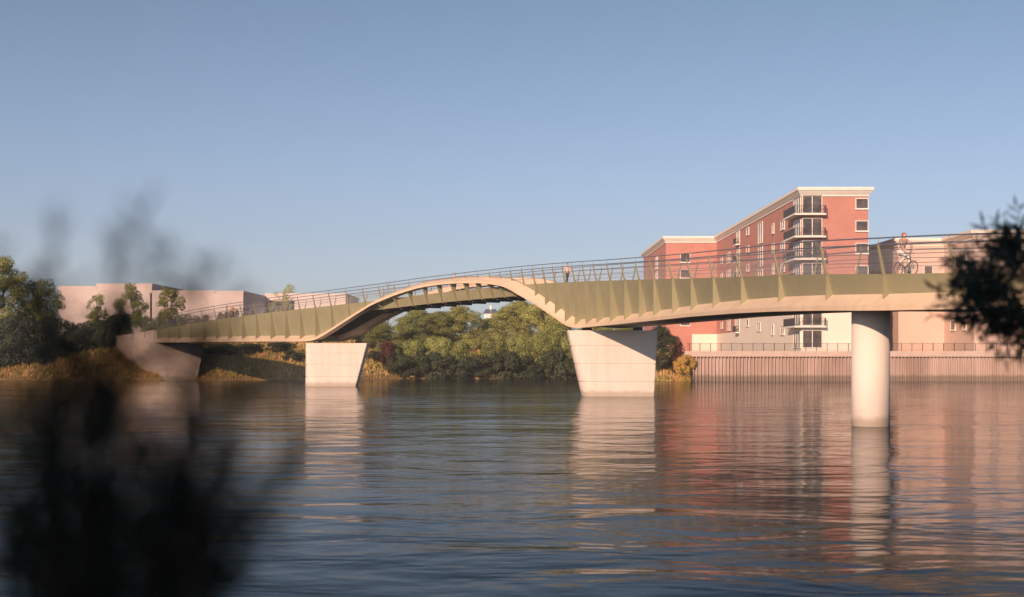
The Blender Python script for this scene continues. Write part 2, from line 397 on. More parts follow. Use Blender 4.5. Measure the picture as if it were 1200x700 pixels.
rngI = range(i0, iEnd + 1)
hung = ZB > ZT - .95                         # where the deck hangs below the rib
UB = np.where(hung & ARCH, W0 - .28, UI); ZW = np.where(hung & ARCH, ZT - .95, ZB - .03)
for sgn in (-1, 1):
    b = MB()                                        # edge beam that lifts off as the arch rib
    b.loft([[Q(i, sgn*(UI[i]-.12), ZB[i]), Q(i, sgn*(UI[i]+.02), ZB[i]+.01), Q(i, sgn*UN[i], ZN[i]+.23), Q(i, sgn*(UN[i]-.02), ZN[i]), Q(i, sgn*(UI[i]-.12), ZN[i]+.04)] for i in rngI])
    bpart(b, 'arch_rib', M['cream'])
    b = MB()                                        # web plate leaning in towards its foot
    b.loft([[Q(i, sgn*(UB[i]-.05), ZW[i]), Q(i, sgn*UB[i], ZW[i]), Q(i, sgn*W0, ZT[i]), Q(i, sgn*(W0-.05), ZT[i])] for i in rngI])
    bpart(b, 'web_plate', M['olive'])
    b = MB(); rings = []                            # plates added to darken the inside face of the spandrels
    for i in range(iA+1, iB):
        z2 = max(ZT[i]-.95, ZB[i]+.03); u2 = W0-.37 if ZT[i]-.95 > ZB[i]+.03 else UI[i]-.085
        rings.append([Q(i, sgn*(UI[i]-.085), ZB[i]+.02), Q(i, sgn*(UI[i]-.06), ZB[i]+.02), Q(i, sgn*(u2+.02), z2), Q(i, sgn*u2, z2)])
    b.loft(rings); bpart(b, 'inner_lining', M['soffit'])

b = MB()                                            # deck slab, thin everywhere
wd = W0 - .15
b.loft([[Q(i, -wd, ZT[i]-.06), Q(i, wd, ZT[i]-.06), Q(i, wd, ZT[i]-.30), Q(i, -wd, ZT[i]-.30)] for i in rngI])
bpart(b, 'deck', M['deck'])
for rg in (range(i0, iA + 1), range(iB, iEnd + 1)): # closed soffit of the approach girders
    b = MB()
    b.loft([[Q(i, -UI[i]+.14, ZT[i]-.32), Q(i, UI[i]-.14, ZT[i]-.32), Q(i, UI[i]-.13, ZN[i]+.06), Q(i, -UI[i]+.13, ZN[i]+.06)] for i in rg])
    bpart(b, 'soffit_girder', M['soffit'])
b = MB(); wd = W0 - .18
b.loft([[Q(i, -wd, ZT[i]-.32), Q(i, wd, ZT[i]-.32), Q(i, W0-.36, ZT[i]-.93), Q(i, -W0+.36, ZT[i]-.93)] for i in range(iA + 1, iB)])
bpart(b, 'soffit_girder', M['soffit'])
for i in (iA, iB):                                  # crossbeams over the piers
    b = MB(); rr = []
    for j in (i - 1.4, i + 1.4):
        z = min(ZN[i], ZN[i-1], ZN[i+1])
        rr.append([Q(j, -W0+.85, z-.02), Q(j, W0-.85, z-.02), Q(j, W0-.85, z+.62), Q(j, -W0+.85, z+.62)])
    b.loft(rr); bpart(b, 'crossbeam', M['olive'])

# stations of the fins and railing posts (measured along the near edge)
pxs = [1340, 1220, 1119, 1037, 970, 914, 870, 837, 811, 789, 767, 750, 733, 716, 700, 687, 674.5, 663, 651.5, 640, 628, 615, 602, 589.5, 577, 563, 548.5, 533, 517, 500, 482.5, 465, 447, 428, 408.5, 388.5, 370, 352, 335, 318, 300.5, 284.6, 268.6, 254, 239, 224, 210, 197, 185]
sta = np.array([float(S_of(p)) / .4 for p in pxs])
sta = sta[sta < iEnd - .5]
def plate(mb, i, prof2, sgn, t=.035):               # a plate across the bridge: (u, z) outline with thickness along it
    d = t / .4
    r0 = [Q(i - d, sgn * u, z) for u, z in prof2]; r1 = [Q(i + d, sgn * u, z) for u, z in prof2]
    mb.loft([r0, r1])
for sgn in (-1, 1):
    for i in sta:
        zt, zb, zn = at(ZT, i), at(ZB, i), at(ZN, i); arch = SA < i * .4 < SB
        m = MB(); ok = True
        if not arch or zb < zt - .35:
            ui, un = at(UI, i), at(UN, i); uo = min(W0 + .10, un - .05)
            zl = lambda u: zb - (u - ui) / (un - ui) * (zb - zn - .23)
            plate(m, i, [(ui+.003, zb-.012), (uo, zl(uo)-.012), (W0+.09, zt-.05), (W0+.10, zt+.12), (W0-.01, zt+.12), (W0+.003, zt-.02)], sgn, .045)
        elif zn > zt - .9:
            plate(m, i, [(W0-.30, zt-.98), (W0-.16, zt-1.04), (at(UI, i)+.55, zn+.03), (W0-.05, zn+.03)], sgn, .05)
        else: ok = False
        if ok: bpart(m, 'stiffener_fin', M['olive'])
        p = MB()
        n = .05 / .4
        for (u0, u1, z0, z1, t0, t1) in ((W0+.02, W0+.36, zt-.02, zt+1.32, .075, .045),):
            r0 = [Q(i + a*t0/.4, sgn*(u0+c), z0) for a, c in ((-1,0),(1,0),(1,.10),(-1,.10))]
            r1 = [Q(i + a*t1/.4, sgn*(u1+c), z1) for a, c in ((-1,0),(1,0),(1,.06),(-1,.06))]
            p.loft([r0, r1])
        p.tube([Q(i, sgn*(W0+.39), zt+1.28), Q(i, sgn*(W0+.34), zt+1.62)], .018, 5)
        bpart(p, 'railing_post', M['olive'])
    rr = range(i0, len(SS) - 6, 2)
    for (u, dz, r, nm) in ((W0+.34, 1.62, .036, 'handrail'), (W0+.36, 1.30, .034, 'rail'), (W0+.25, .88, .016, 'rail'), (W0+.15, .48, .014, 'rail')):
        t = MB(); t.tube([Q(i, sgn*u, ZT[i]+dz) for i in rr], r, 6); bpart(t, nm, M['steel'])
    # net panel with real-size diamonds
    v = []; f = []; uv = []
    for a, i in enumerate(rr):
        v += [Q(i, sgn*(W0+.05), ZT[i]+.08) - BL, Q(i, sgn*(W0+.34), ZT[i]+1.27) - BL]; uv += [(SS[i]*2, 0), (SS[i]*2, 2.5)]
        if a: f.append((2*a-2, 2*a, 2*a+1, 2*a-1))
    me = bpy.data.meshes.new('net'); me.from_pydata(v, [], f); ul = me.uv_layers.new(name='UVMap')
    for lp in me.loops: ul.data[lp.index].uv = uv[lp.vertex_index]
    link('railing_net', me, M['net'], bridge)
# cross ribs under the hung deck
for i in sta:
    if SA + 2.5 < i * .4 < SB - 2.5:
        m = MB(); plate(m, i, [(-W0+.42, at(ZT,i)-.94), (W0-.42, at(ZT,i)-.94), (W0-.5, at(ZT,i)-1.16), (-W0+.5, at(ZT,i)-1.16)], 1, .06)
        bpart(m, 'cross_rib', M['soffit'])

# piers: a tapering wall with one rounded cutwater corner that widens towards the water
def rounded(x0, x1, y0, y1, r):
    pts = []
    for cx, cy, a0, rr in ((x1 - .12, y0 + .12, -90, .12), (x1 - .12, y1 - .12, 0, .12), (x0 + .3, y1 - .3, 90, .3), (x0 + r, y0 + r, 180, r)):
        for kk in range(9):
            a = R(a0 + 90 * kk / 8); pts.append((cx + rr * math.cos(a), cy + rr * math.sin(a)))
    return pts
def pier(top_px, bot_px, s, top_z, rb, rt, depth=2.6):
    Y = F / s
    xt0, xt1 = [(p - 600) / s for p in top_px]; xb0, xb1 = [(p - 600) / s for p in bot_px]
    joints = [top_z * f for f in (.22, .49, .76)]
    zs = [-2.4]
    for j in joints: zs += [j - .045, j - .04, j + .04, j + .045]
    zs += [top_z - .05, top_z]
    rings = []
    for q, z in enumerate(zs):
        t = z / top_z; ins = .06 if any(abs(z - j) < .042 for j in joints) else 0
        if q == len(zs) - 1: ins = .05
        x0 = xb0 + (xt0 - xb0) * t + ins; x1 = xb1 + (xt1 - xb1) * t - ins
        r = rb + (rt - rb) * max(t, 0)
        rings.append([Vector((a, c, z)) for a, c in rounded(x0, x1, Y + ins, Y + depth - ins, r)])
    m = MB(); m.loft(rings)
    o = bpart(m, 'pier', M['concrete'])
    return o
p2 = pier((665, 771), (683, 767), 14.2, 5.46, 1.5, .25)
p1 = pier((358, 430.5), (355.5, 417), 10.75, 4.72, 1.6, .25)
for px, s, zt_, zb_, par in ((688, 14.0, 5.46, 5.72, p2), (748, 13.95, 5.46, 5.9, p2), (372, 10.65, 4.72, 4.98, p1), (420, 10.6, 4.72, 4.98, p1)):
    m = MB(); c = Vector(((px - 600) / s, F / s + .35, zt_))
    m.tube([c, c + Vector((0, 0, zb_ - zt_))], .42, 16); bpart(m, 'bearing', M['dark_metal'], par)
# the round column under the near bend
m = MB(); cx, cy = 17.35, 41.0 * K + .45
m.loft([[Vector((cx + r * math.cos(a), cy + r * math.sin(a), z)) for a in [2 * math.pi * kk / 64 for kk in range(64)]] for r, z in ((.905, -2.4), (.905, 5.58))], smooth=True)
bpart(m, 'column', M['concrete'])

# far abutment: leaning block with a wing wall running back into the slope
m = MB()
s = 8.7
tl, tr, bl, br = wp(184, 403.5, s), wp(237, 407, s), wp(202, 446, s), wp(227, 443, s)
front = [Vector((bl.x - .2, bl.y, -1.5)), Vector((br.x, br.y + .6, -1.5)), Vector((tr.x, tr.y + 1.0, 4.92)), Vector((tl.x, tl.y + .3, 4.92))]
back = [p + Vector((-1.5, 5.5, 0)) for p in front]
m.loft([front, back])
bpart(m, 'abutment', M['abut'])
m = MB(); IN = Vector((.45, .45, 0))
rings = [[front[0] + Vector((-.01, .02, 0)), front[3] + Vector((-.01, .02, -.02)), front[3] + IN + Vector((0, 0, -.02)), front[0] + IN]]
for i in range(iEnd - 1, len(SS)):
    zt = ZT[i] + .02 if i > iEnd else ZN[i] - .03
    t = max(0, 1 - (i - iEnd + 3) / 16)
    o_b, i_b = Q(i, -W0-.30, -1.5).lerp(front[0], t), Q(i, -W0+.12, -1.5).lerp(front[0] + IN, t)
    rings.append([o_b, Q(i, -W0-.30, zt), Q(i, -W0+.12, zt), i_b])
m.loft(rings); bpart(m, 'wing_wall', M['abut'])
m = MB(); rings = []
for i in range(iEnd, len(SS)):
    rings.append([Q(i, -W0+.13, 2), Q(i, -W0+.13, ZT[i]-.06), Q(i, W0+.3, ZT[i]-.06), Q(i, W0+.3, 2)])
m.loft(rings); bpart(m, 'approach_slab', M['deck'])
for px in (172, 158, 146):
    i = float(S_of(px)) / .4; p = MB(); zt = at(ZT, i)
    p.tube([Q(i, -W0-.33, zt-.9), Q(i, -W0-.34, zt+1.3), Q(i, -W0-.34, zt+1.6)], .05, 6); bpart(p, 'railing_post', M['olive'])

# ------------------------------------------------------------------ the quay
quay = empty('quay_wall', (22.5, 111 * K, 0)); tag(quay, 'corrugated sheet pile quay wall with pale concrete capping beam', 'wall')
m = MB(); pts = []; x = 22.6; per = .46
while x < 110:
    pts += [(x, 111 * K), (x + .13, 111 * K), (x + .19, 111 * K + .36), (x + .40, 111 * K + .36)]; x += per
rr = [[Vector((a, c, z)) - quay.location for a, c in pts] for z in (-2, 3.2)]
m.loft(rr, closed=False, caps=False); m.build('sheet_piling', M['pile'], quay)
m = MB(); m.box2((0, -.15, 3.2), (88, .75, 3.93)); m.build('capping_beam', M['cap'], quay)
m = MB(); m.box2((-.15, -.2, -2), (.1, .8, 3.6)); m.build('end_pile', M['pile'], quay)
fence = empty('quay_fence', (22.7, 111 * K + .2, 3.93)); tag(fence, 'dark metal railing fence along the top of the quay wall', 'fence')
m = MB(); m.box2((0, -.02, .96), (87, .02, 1.0)); m.box2((0, -.02, .10), (87, .02, .13)); m.build('rail', M['dark_metal'], fence)
post = MB(); post.box2((-.035, -.035, 0), (.035, .035, 1.04)); pm = post.mesh('fence_post')
pm.materials.append(M['dark_metal'])
for kk in range(62):
    o = bpy.data.objects.new('fence_post', pm); C.objects.link(o); o.parent = fence; o.location = (.4 + kk * 1.38, 0, 0)
m = MB()
for kk in range(700): m.box((kk * .124 + .1, 0, .545), (.016, .016, .83))
m.build('picket', M['dark_metal'], fence)['kind'] = 'stuff'

# ------------------------------------------------------------------ buildings
def window(b, org, ux, w, h, z, panes=2, d=.12, rows=1, frame='white', balc=None, nm='window'):
    """org = sill middle on the wall, ux = direction along the wall, facing = ux rotated -90 deg"""
    ux = Vector((ux[0], ux[1], 0)); n = Vector((ux.y, -ux.x, 0)); o = Vector((org[0], org[1], z)) - b.location
    def bx(mb, a0, a1, z0, z1, d0, d1):
        p = [o + ux * a + n * dd + Vector((0, 0, zz)) for zz in (z0, z1) for a, dd in ((a0, d0), (a1, d0), (a1, d1), (a0, d1))]
        mb.add(p, [(0,3,2,1),(4,5,6,7),(0,1,5,4),(1,2,6,5),(2,3,7,6),(3,0,4,7)])
    t = .10; m = MB()
    bx(m, -w/2, w/2, 0, t, 0.0, d); bx(m, -w/2, w/2, h - t, h, 0.0, d)
    for kk in range(panes + 1):
        c = -w/2 + t/2 + (w - t) * kk / panes; bx(m, c - t/2, c + t/2, t, h - t, 0.0, d - .01)
    for kk in range(1, rows):
        c = h * kk / rows; bx(m, -w/2 + t, w/2 - t, c - .04, c + .04, 0.0, d - .02)
    f = m.build(nm, M[frame], b)
    m = MB(); bx(m, -w/2 + .05, w/2 - .05, .05, h - .05, 0.0, .045); m.build('pane', M['glass'], f)
    if nm == 'window':
        m = MB(); bx(m, -w/2 - .08, w/2 + .08, -.10, -.002, 0.0, d + .08); m.build('sill', M['white'], f)
    if balc:
        bw, bd = balc; g = MB(); bx(g, -bw/2, bw/2, -.22, -.02, 0.0, bd); bo = g.build('balcony', M['white'], b)
        g = MB(); bx(g, -bw/2, bw/2, .98, 1.03, bd-.06, bd); bx(g, -bw/2, -bw/2+.05, .98, 1.03, 0.0, bd-.06); bx(g, bw/2-.05, bw/2, .98, 1.03, 0.0, bd-.06)
        nn = int(bw / .12)
        for kk in range(nn + 1):
            a = -bw/2 + .02 + (bw - .04) * kk / nn; bx(g, a - .012, a + .012, -.02, .98, bd - .045, bd - .02)
        for kk in range(int(bd / .12)):
            for e in (-bw/2 + .012, bw/2 - .037): bx(g, e, e + .025, -.02, .98, .02 + kk*.12, .045 + kk*.12)
        g.build('railing', M['dark_metal'], bo)
    return f

def cornice(b, path, z, mat='white'):
    """path: plan polyline with the outside on the right; three stepped bands, mitred"""
    P = [Vector((p[0], p[1], 0)) for p in path]; m = MB(); rings = []
    for i, p in enumerate(P):
        d0 = (P[i] - P[i-1]).normalized() if i else (P[1] - P[0]).normalized()
        d1 = (P[i+1] - P[i]).normalized() if i < len(P) - 1 else d0
        n0, n1 = Vector((d0.y, -d0.x, 0)), Vector((d1.y, -d1.x, 0)); q = (n0 + n1); q = q / max(.2, q.dot(n0)) if q.length > 1e-6 else n0
        rings.append([p + q * o + Vector((0, 0, zz)) - b.location for o, zz in ((-.3, z-1.2), (.12, z-1.2), (.12, z-.98), (.22, z-.93), (.56, z-.46), (.64, z-.42), (.64, z), (-.3, z))])
    m.loft(rings); return m.build('cornice', M[mat], b)

red = empty('apartment_building', (39, 115 * K, 3.9))
tag(red, 'red brick apartment block with white cornice and corner balconies behind the bridge', 'building')
Z0 = -.3; ZTOP = 21.9; o_ = red.location
def rp(*a): return Vector(a) - o_
XA, XB, Y0, Y1, X2, Y2 = 39.0, 48.0, 115.0 * K, 162.6 * K, 29.3, 190.0 * K
m = MB(); m.prism([(0, 0), (9, 0), (9, 70 * K), (0.02, 70 * K), (0, 70 * K)], Z0, ZTOP - .15); m.build('wall', M['brick'], red)
m = MB(); m.prism([(X2-XA, Y1-Y0), (-.003, Y1-Y0), (-.003, Y2-Y0), (X2-XA, Y2-Y0)], Z0, ZTOP - .15); m.build('wall', M['brick'], red)
m = MB(); m.prism([(-.05, -.05), (9.05, -.05), (9.05, .3), (9.05, 10), (.3, 10), (.3, 34.4 * K), (-.05, 34.4 * K)], Z0 + .002, 5.75); m.build('rendered_base', M['render'], red)
m = MB(); m.prism([(-.05, 34.4 * K + .002), (.3, 34.4 * K + .002), (.3, Y1-Y0-.05), (.3, Y1-Y0+.2), (-4.7, Y1-Y0+.2), (-4.7, Y1-Y0-.05), (-.05, Y1-Y0-.05)], Z0 + .002, 3.5); m.build('rendered_base', M['render'], red)
m = MB(); m.box2((.2, .2, ZTOP - .15), (8.8, 70 * K - .2, ZTOP - .05)); m.box2((X2-XA+.2, Y1-Y0+.2, ZTOP-.15), (.2-.003, Y2-Y0-.2, ZTOP-.06)); m.build('roof', M['white'], red)
cornice(red, [(X2, Y2), (X2, Y1), (XA, Y1), (XA, Y0), (XB, Y0), (XB, Y0 + 40)], 3.9 + ZTOP + .2)
rows = [22.45 - 3.02 * kk for kk in range(7)]                 # floor levels, top to ground
for kk, z in enumerate(rows):
    window(red, (47.15, Y0), (1, 0), 1.75, 1.45, z + .65, 1)
    cr = kk >= 5
    # corner bay: glazing on both faces
    dh = 2.45
    window(red, (40.45, Y0 - (.05 if cr else 0)), (1, 0), 2.7, dh, max(z, 3.95) + .02, 2, nm='balcony_door')
    window(red, (XA - (.05 if cr else 0), Y0 + 2.4), (0, -1), 4.4, dh, max(z, 3.95) + .02, 3, nm='balcony_door')
    if kk < 6:
        m = MB(); zz = z - o_.z
        m.prism([(-1.15, -1.05), (3.1, -1.05), (3.1, -.06), (-.06, -.06), (-.06, 6.6), (-1.15, 6.6)], zz - .24, zz - .02); bo = m.build('balcony', M['white'], red)
        g = MB(); e = [(3.07, -.1), (3.07, -1.02), (-1.12, -1.02), (-1.12, 6.57), (-.1, 6.57)]
        for (a0, c0), (a1, c1) in zip(e[:-1], e[1:]):
            ln = math.hypot(a1 - a0, c1 - c0); nn = int(ln / .13); an = math.atan2(c1 - c0, a1 - a0)
            g.box(((a0+a1)/2, (c0+c1)/2, zz + 1.02), (ln - .05, .05, .05), an)
            for q in range(nn): g.box((a0 + (a1-a0)*(q+.5)/nn, c0 + (c1-c0)*(q+.5)/nn, zz + .49), (.022, .022, .98), an)
        g.build('railing', M['dark_metal'], bo)
    # side facade, seen foreshortened
    xs_ = XA - (.05 if kk >= 5 else 0)
    if kk < 6:
        window(red, (xs_, 122.8 * K), (0, -1), 2.70, 1.3, z - 1.0, 2)
        window(red, (xs_, 127.3 * K), (0, -1), 1.49, 1.5, z - .9, 1)
        window(red, (XA - (.05 if kk == 5 else 0), 141 * K), (0, -1), 2.29, 1.2, z + .8, 1)
        window(red, (XA - (.05 if kk == 5 else 0), 147 * K), (0, -1), 3.24, 2.4, z + .02, 2, balc=(3.0 if kk != 1 else 3.4, .7), nm='balcony_door')
        if kk >= 1:
            window(red, (XA, 153.5 * K), (0, -1), 3.51, 1.9, z + .5, 2, balc=None)
            window(red, (XA, 158.5 * K), (0, -1), 2.03, 1.2, z + 1.0, 1)
    if kk < 5:
        window(red, (33.0, Y1), (1, 0), 1.9, 1.7, z - 1.4, 1)
        window(red, (X2, 172.5 * K), (0, -1), 4.05, 2.6, z - 1.7, 2, rows=2)
for z in (20.9, 17.2, 13.5, 9.9): window(red, (XA, 133.8 * K), (0, -1), 3.65, 3.3, z, 2, nm='stair_window')
window(red, (XA - .05, 134.5 * K), (0, -1), 2.97, 1.3, 7.2, 2)

pink = empty('pink_building', (55.7, 123 * K, 3.9)); o_ = pink.location
tag(pink, 'pale pink rendered block with stepped front beside the red brick flats', 'building')
m = MB(); m.prism([(0, 0), (6.6, 0), (6.6, 30), (0, 30)], -.3, 16.2); m.build('wall', M['pink'], pink)
m = MB(); m.prism([(6.603, -8 * K), (40, -8 * K), (40, 30), (6.603, 30)], -.3, 16.2); m.build('wall', M['pink'], pink)
m = MB(); m.box2((.2, .2, 16.2), (39.8, 29.8, 16.28)); m.build('roof', M['white'], pink)
cornice(pink, [(55.7, 123 * K + 29), (55.7, 123 * K), (62.3, 123 * K), (62.3, 115 * K), (95, 115 * K)], 3.9 + 16.35, 'render')
for z in (16.0, 12.9, 9.8, 6.9):
    window(pink, (62.303, 120.5 * K), (0, -1), 2.03, 1.4, z, 1); window(pink, (62.303, 117.4 * K), (0, -1), 1.35, 1.4, z, 1)
    for xx in (65, 69, 73): window(pink, (xx, 115 * K), (1, 0), 1.6, 1.4, z, 2)
    if z > 12:
        window(pink, (57.0, 123 * K), (1, 0), 1.3, 1.4, z - 1.1, 1); window(pink, (60.0, 123 * K), (1, 0), 1.3, 1.4, z - 1.1, 1)
    window(pink, (55.7, 129 * K), (0, -1), 2.70, 1.4, z - 1.0, 1)
m = MB(); m.box2((6.6, -6.6 * K, 4.8), (5.6, -3.8 * K, 4.98)); m.build('canopy', M['white'], pink)

def block(name, label, pxa, pxb, ytop, s, depth, group=None):
    X0, X1, Y = (pxa-600)/s, (pxb-600)/s, F/s; zt = CAMZ + (HOR - ytop)/s
    b = empty(name, (X0, Y, 4)); w = X1 - X0; h = zt - 4
    m = MB(); m.prism([(0, 0), (w, 0), (w, depth), (0, depth)], -1, h - .6); m.build('wall', M['massing'], b)
    m = MB(); m.prism([(-.10, -.10), (w+.10, -.10), (w+.10, depth+.10), (-.10, depth+.10)], h - .598, h - .15)
    m.prism([(-.15, -.15), (w+.15, -.15), (w+.15, depth+.15), (-.15, depth+.15)], h - .148, h); m.build('parapet', M['massing'], b)
    return tag(b, label, 'building', group)
G = 'pale blocks beyond the left bank'
block('distant_building', 'wide pale pink windowless block behind the leftmost trees', 68, 113, 335.5, 5.0, 20, G)
block('distant_building', 'tallest pale pink block rising left of the small riverside trees', 113, 178, 332.5, 5.0, 30, G)
block('distant_building', 'pale pink block directly behind the leafy tree at the left bridge end', 176, 252, 340.5, 5.0, 30, G)
block('distant_building', 'narrow pale pink block at right edge of the left skyline', 252, 285, 341, 5.0, 30, G)
block('distant_building', 'low pale block seen through the gap in the left skyline', 285, 345, 350, 4.6, 20, G)
block('distant_building', 'long low pale block seen through the left side bridge railing', 311, 405, 344, 4.6, 30, G)
hut = empty('rooftop_house', wp(575, 416, 3.0)); hut.location.z = 4
tag(hut, 'small grey roofed building peeping between trees under the arch', 'building')
m = MB(); m.box2((-2.6, 0, -1), (2.6, 6, 15.6)); m.build('wall', M['white'], hut)
m = MB(); m.add([(-3, -.3, 15.6), (3, -.3, 15.6), (3, 6.3, 15.6), (-3, 6.3, 15.6), (-2, 3, 17.4), (2, 3, 17.4)], [(0,3,2,1),(0,1,5,4),(1,2,5),(2,3,4,5),(3,0,4)]); rf = m.build('roof', M['steel'], hut)
m = MB(); m.box2((-.4, 2.2, 17.1), (.3, 2.9, 18.9)); m.build('chimney', M['white'], rf)

# ------------------------------------------------------------------ thin evening air
m = MB(); m.box2((-480, -70, -4.5), (480, 640, 60)); hm = bpy.data.materials.new('thin_haze'); hm.use_nodes = True
nt = hm.node_tree; nt.nodes.remove(nt.nodes['Principled BSDF']); pv = nt.nodes.new('ShaderNodeVolumePrincipled')
pv.inputs['Color'].default_value = (.88, .92, 1, 1); pv.inputs['Density'].default_value = .00033; pv.inputs['Anisotropy'].default_value = 0.0
nt.links.new(pv.outputs[0], nt.nodes['Material Output'].inputs['Volume'])
tag(m.build('haze', hm), 'thin pale haze in the air over the river', 'haze', kind='stuff')

# ------------------------------------------------------------------ trees and shrubs
def leaf_mesh(name, clumps, n, size, seed, flat=.28, aspect=.55):
    """n leaf-sized faces spread over a set of clumps (centre, radii) in the crown's volume"""
    g = np.random.default_rng(seed)
    w = np.array([c[1][0] * c[1][1] + c[1][1] * c[1][2] for c in clumps]); w /= w.sum()
    which = g.choice(len(clumps), n, p=w)
    cen = np.array([c[0] for c in clumps])[which]; rad = np.array([c[1] for c in clumps])[which]
    d = g.normal(size=(n, 3)); d /= np.linalg.norm(d, axis=1)[:, None]
    rr = np.clip(g.normal(.93, .12, n), .3, 1.25)
    p = cen + d * rad * rr[:, None]
    nrm = d * (1 - flat) + g.normal(size=(n, 3)) * flat + np.array([0, 0, .28]); nrm /= np.linalg.norm(nrm, axis=1)[:, None]
    t = np.cross(nrm, g.normal(size=(n, 3))); t /= np.linalg.norm(t, axis=1)[:, None]; b = np.cross(nrm, t)
    sz = size * g.uniform(.6, 1.4, n)[:, None]
    v = np.stack([p - t*sz, p + b*sz*aspect, p + t*sz, p - b*sz*aspect], 1).reshape(-1, 3)
    me = bpy.data.meshes.new(name); me.vertices.add(4*n); me.vertices.foreach_set('co', v.ravel())
    me.loops.add(4*n); me.loops.foreach_set('vertex_index', np.arange(4*n))
    me.polygons.add(n); me.polygons.foreach_set('loop_start', np.arange(0, 4*n, 4)); me.polygons.foreach_set('loop_total', np.full(n, 4))
    me.update(calc_edges=True); return me

def crown_clumps(kind, seed):
    r = random.Random(seed); out = []
    if kind == 'full':                           # unit: height 1, half width about .42, foliage to the ground
        for kk in range(58):
            z = r.uniform(.08, .93); lim = .40 * math.sin(math.pi * min(1, (z * .80 + .22))) ** .7
            a = r.uniform(0, 2*math.pi); q = lim * math.sqrt(r.random()) * .85; s = r.uniform(.06, .12)
            out.append(((q*math.cos(a), q*math.sin(a), z), (s, s, s*r.uniform(.7, 1.0))))
    elif kind == 'airy':                         # stem shows, separate clumps, gaps
        for kk in range(34):
            z = r.uniform(.40, .95); lim = .34 * math.sin(math.pi * (z - .30) / .74) ** .6
            a = r.uniform(0, 2*math.pi); q = lim * math.sqrt(r.random()); s = r.uniform(.05, .095)
            out.append(((q*math.cos(a), q*math.sin(a), z), (s*1.15, s*1.15, s*.75)))
        for kk in range(3):
            a = r.uniform(0, 2*math.pi); out.append(((.28*math.cos(a), .28*math.sin(a), r.uniform(.28, .4)), (.07, .07, .05)))
    elif kind == 'tall':
        for kk in range(58):
            z = r.uniform(.14, .95); lim = .32 * math.sin(math.pi * min(1, (z * .78 + .20))) ** .6
            a = r.uniform(0, 2*math.pi); q = lim * math.sqrt(r.random()); s = r.uniform(.045, .095)
            out.append(((q*math.cos(a), q*math.sin(a), z), (s, s, s*.95)))
    elif kind == 'bush':
        for kk in range(22):
            z = r.uniform(.05, .82); a = r.uniform(0, 2*math.pi); q = .55 * math.sqrt(max(.05, 1 - (z*.95)**2)) * math.sqrt(r.random()); s = r.uniform(.13, .24)
            out.append(((q*math.cos(a), q*math.sin(a), z), (s, s, s*.8)))
    return out
def wood_mesh(name, clumps, r0, seed, top=.86, bush=False):
    r = random.Random(seed); m = MB()
    if not bush:
        pts = [Vector((0, 0, -.06))]; 
        for kk in range(1, 7): pts.append(Vector((r.uniform(-.015, .015)*kk, r.uniform(-.015, .015)*kk, top*kk/6)))
        m.tube(pts, [r0 * (1.25 - 1.1*kk/6) for kk in range(7)], 7)
    for c, rad in clumps:
        c = Vector(c)
        if bush: a = Vector((c.x*.12, c.y*.12, -.06)); mid = a.lerp(c, .5) + Vector((0, 0, .06)); rb = r0*.5
        else:
            t = max(.15, min(.95, (c.z - .12) / top)); kf = t * 6; i = min(5, int(kf)); a = pts[i].lerp(pts[i+1], kf - i); mid = a.lerp(c, .55) + Vector((0, 0, -.012)); rb = r0 * (1.1 - t) * .55
        m.tube([a, mid, c], [rb, rb*.7, rb*.25], 5)
    return m.mesh(name)
VAR = {}
def variant(kind, mat, seed, n, size):
    key = (kind, mat, seed)
    if key not in VAR:
        cl = crown_clumps(kind, seed); me = leaf_mesh('crown', cl, n, size, seed); me.materials.append(M[mat])
        wm = wood_mesh('trunk', cl, .018 if kind != 'full' else .022, seed, bush=kind == 'bush'); wm.materials.append(M['bark'])
        VAR[key] = (me, wm)
    return VAR[key]
def tree(name, label, cat, px, ytop, s, wide, kind, mat, seed=1, n=5200, size=.016, group=None, base=None, rz=None):
    X, Y = (px - 600) / s, F / s; zt = CAMZ + (HOR - ytop) / s
    z0 = float(ground_h(X, Y)) - .1 if base is None else base
    h = zt - z0; wreal = wide / s
    half = {'full': .46, 'airy': .40, 'tall': .37, 'bush': .70}[kind]
    r = empty(name, (X, Y, z0), (px * 1.7 + seed) % 6.28 if rz is None else rz); tag(r, label, cat, group)
    me, wm = variant(kind, mat, seed, n, size)
    sx = wreal / 2 / half
    for nm, mm in (('trunk', wm), ('crown', me)):
        o = bpy.data.objects.new(nm, mm); C.objects.link(o); o.parent = r; o.scale = (sx, sx, h)
    return r

GL = 'trees on the left bank'; GW = 'trees of the wood across the river'; GB = 'dark bushes on the left bank'; GS = 'shrubs beside the bridge end'
tree('broadleaf_tree', 'tallest green tree at the far left end of the bank', 'tree', 4, 303, 8.0, 92, 'tall', 'leaf_mid', 11, 16000, .0115, GL)
tree('broadleaf_tree', 'airy green tree just right of the tallest left bank tree', 'tree', 54, 326, 8.1, 46, 'airy', 'leaf_mid', 12, 5000, .015, GL)
tree('broadleaf_tree', 'round light crowned tree between the two tallest left trees', 'tree', 36, 330, 7.8, 46, 'tall', 'leaf_light', 13, 9000, .014, GL)
tree('broadleaf_tree', 'small slender tree standing alone before the pale blocks', 'tree', 112, 345, 8.0, 34, 'airy', 'leaf_mid', 14, 3800, .016, GL)
tree('broadleaf_tree', 'airy spreading tree behind the left end of the bridge', 'tree', 154, 331, 7.9, 46, 'airy', 'leaf_mid', 12, 5000, .015, GL)
tree('broadleaf_tree', 'leafy light green tree rising above the left bridge railing', 'tree', 200, 336, 7.9, 42, 'tall', 'leaf_light', 16, 9000, .014, GL)
tree('birch_tree', 'thin pale birch seen above the left bridge railing', 'tree', 333, 332, 6.6, 36, 'airy', 'leaf_light', 17, 1500, .015, GL)
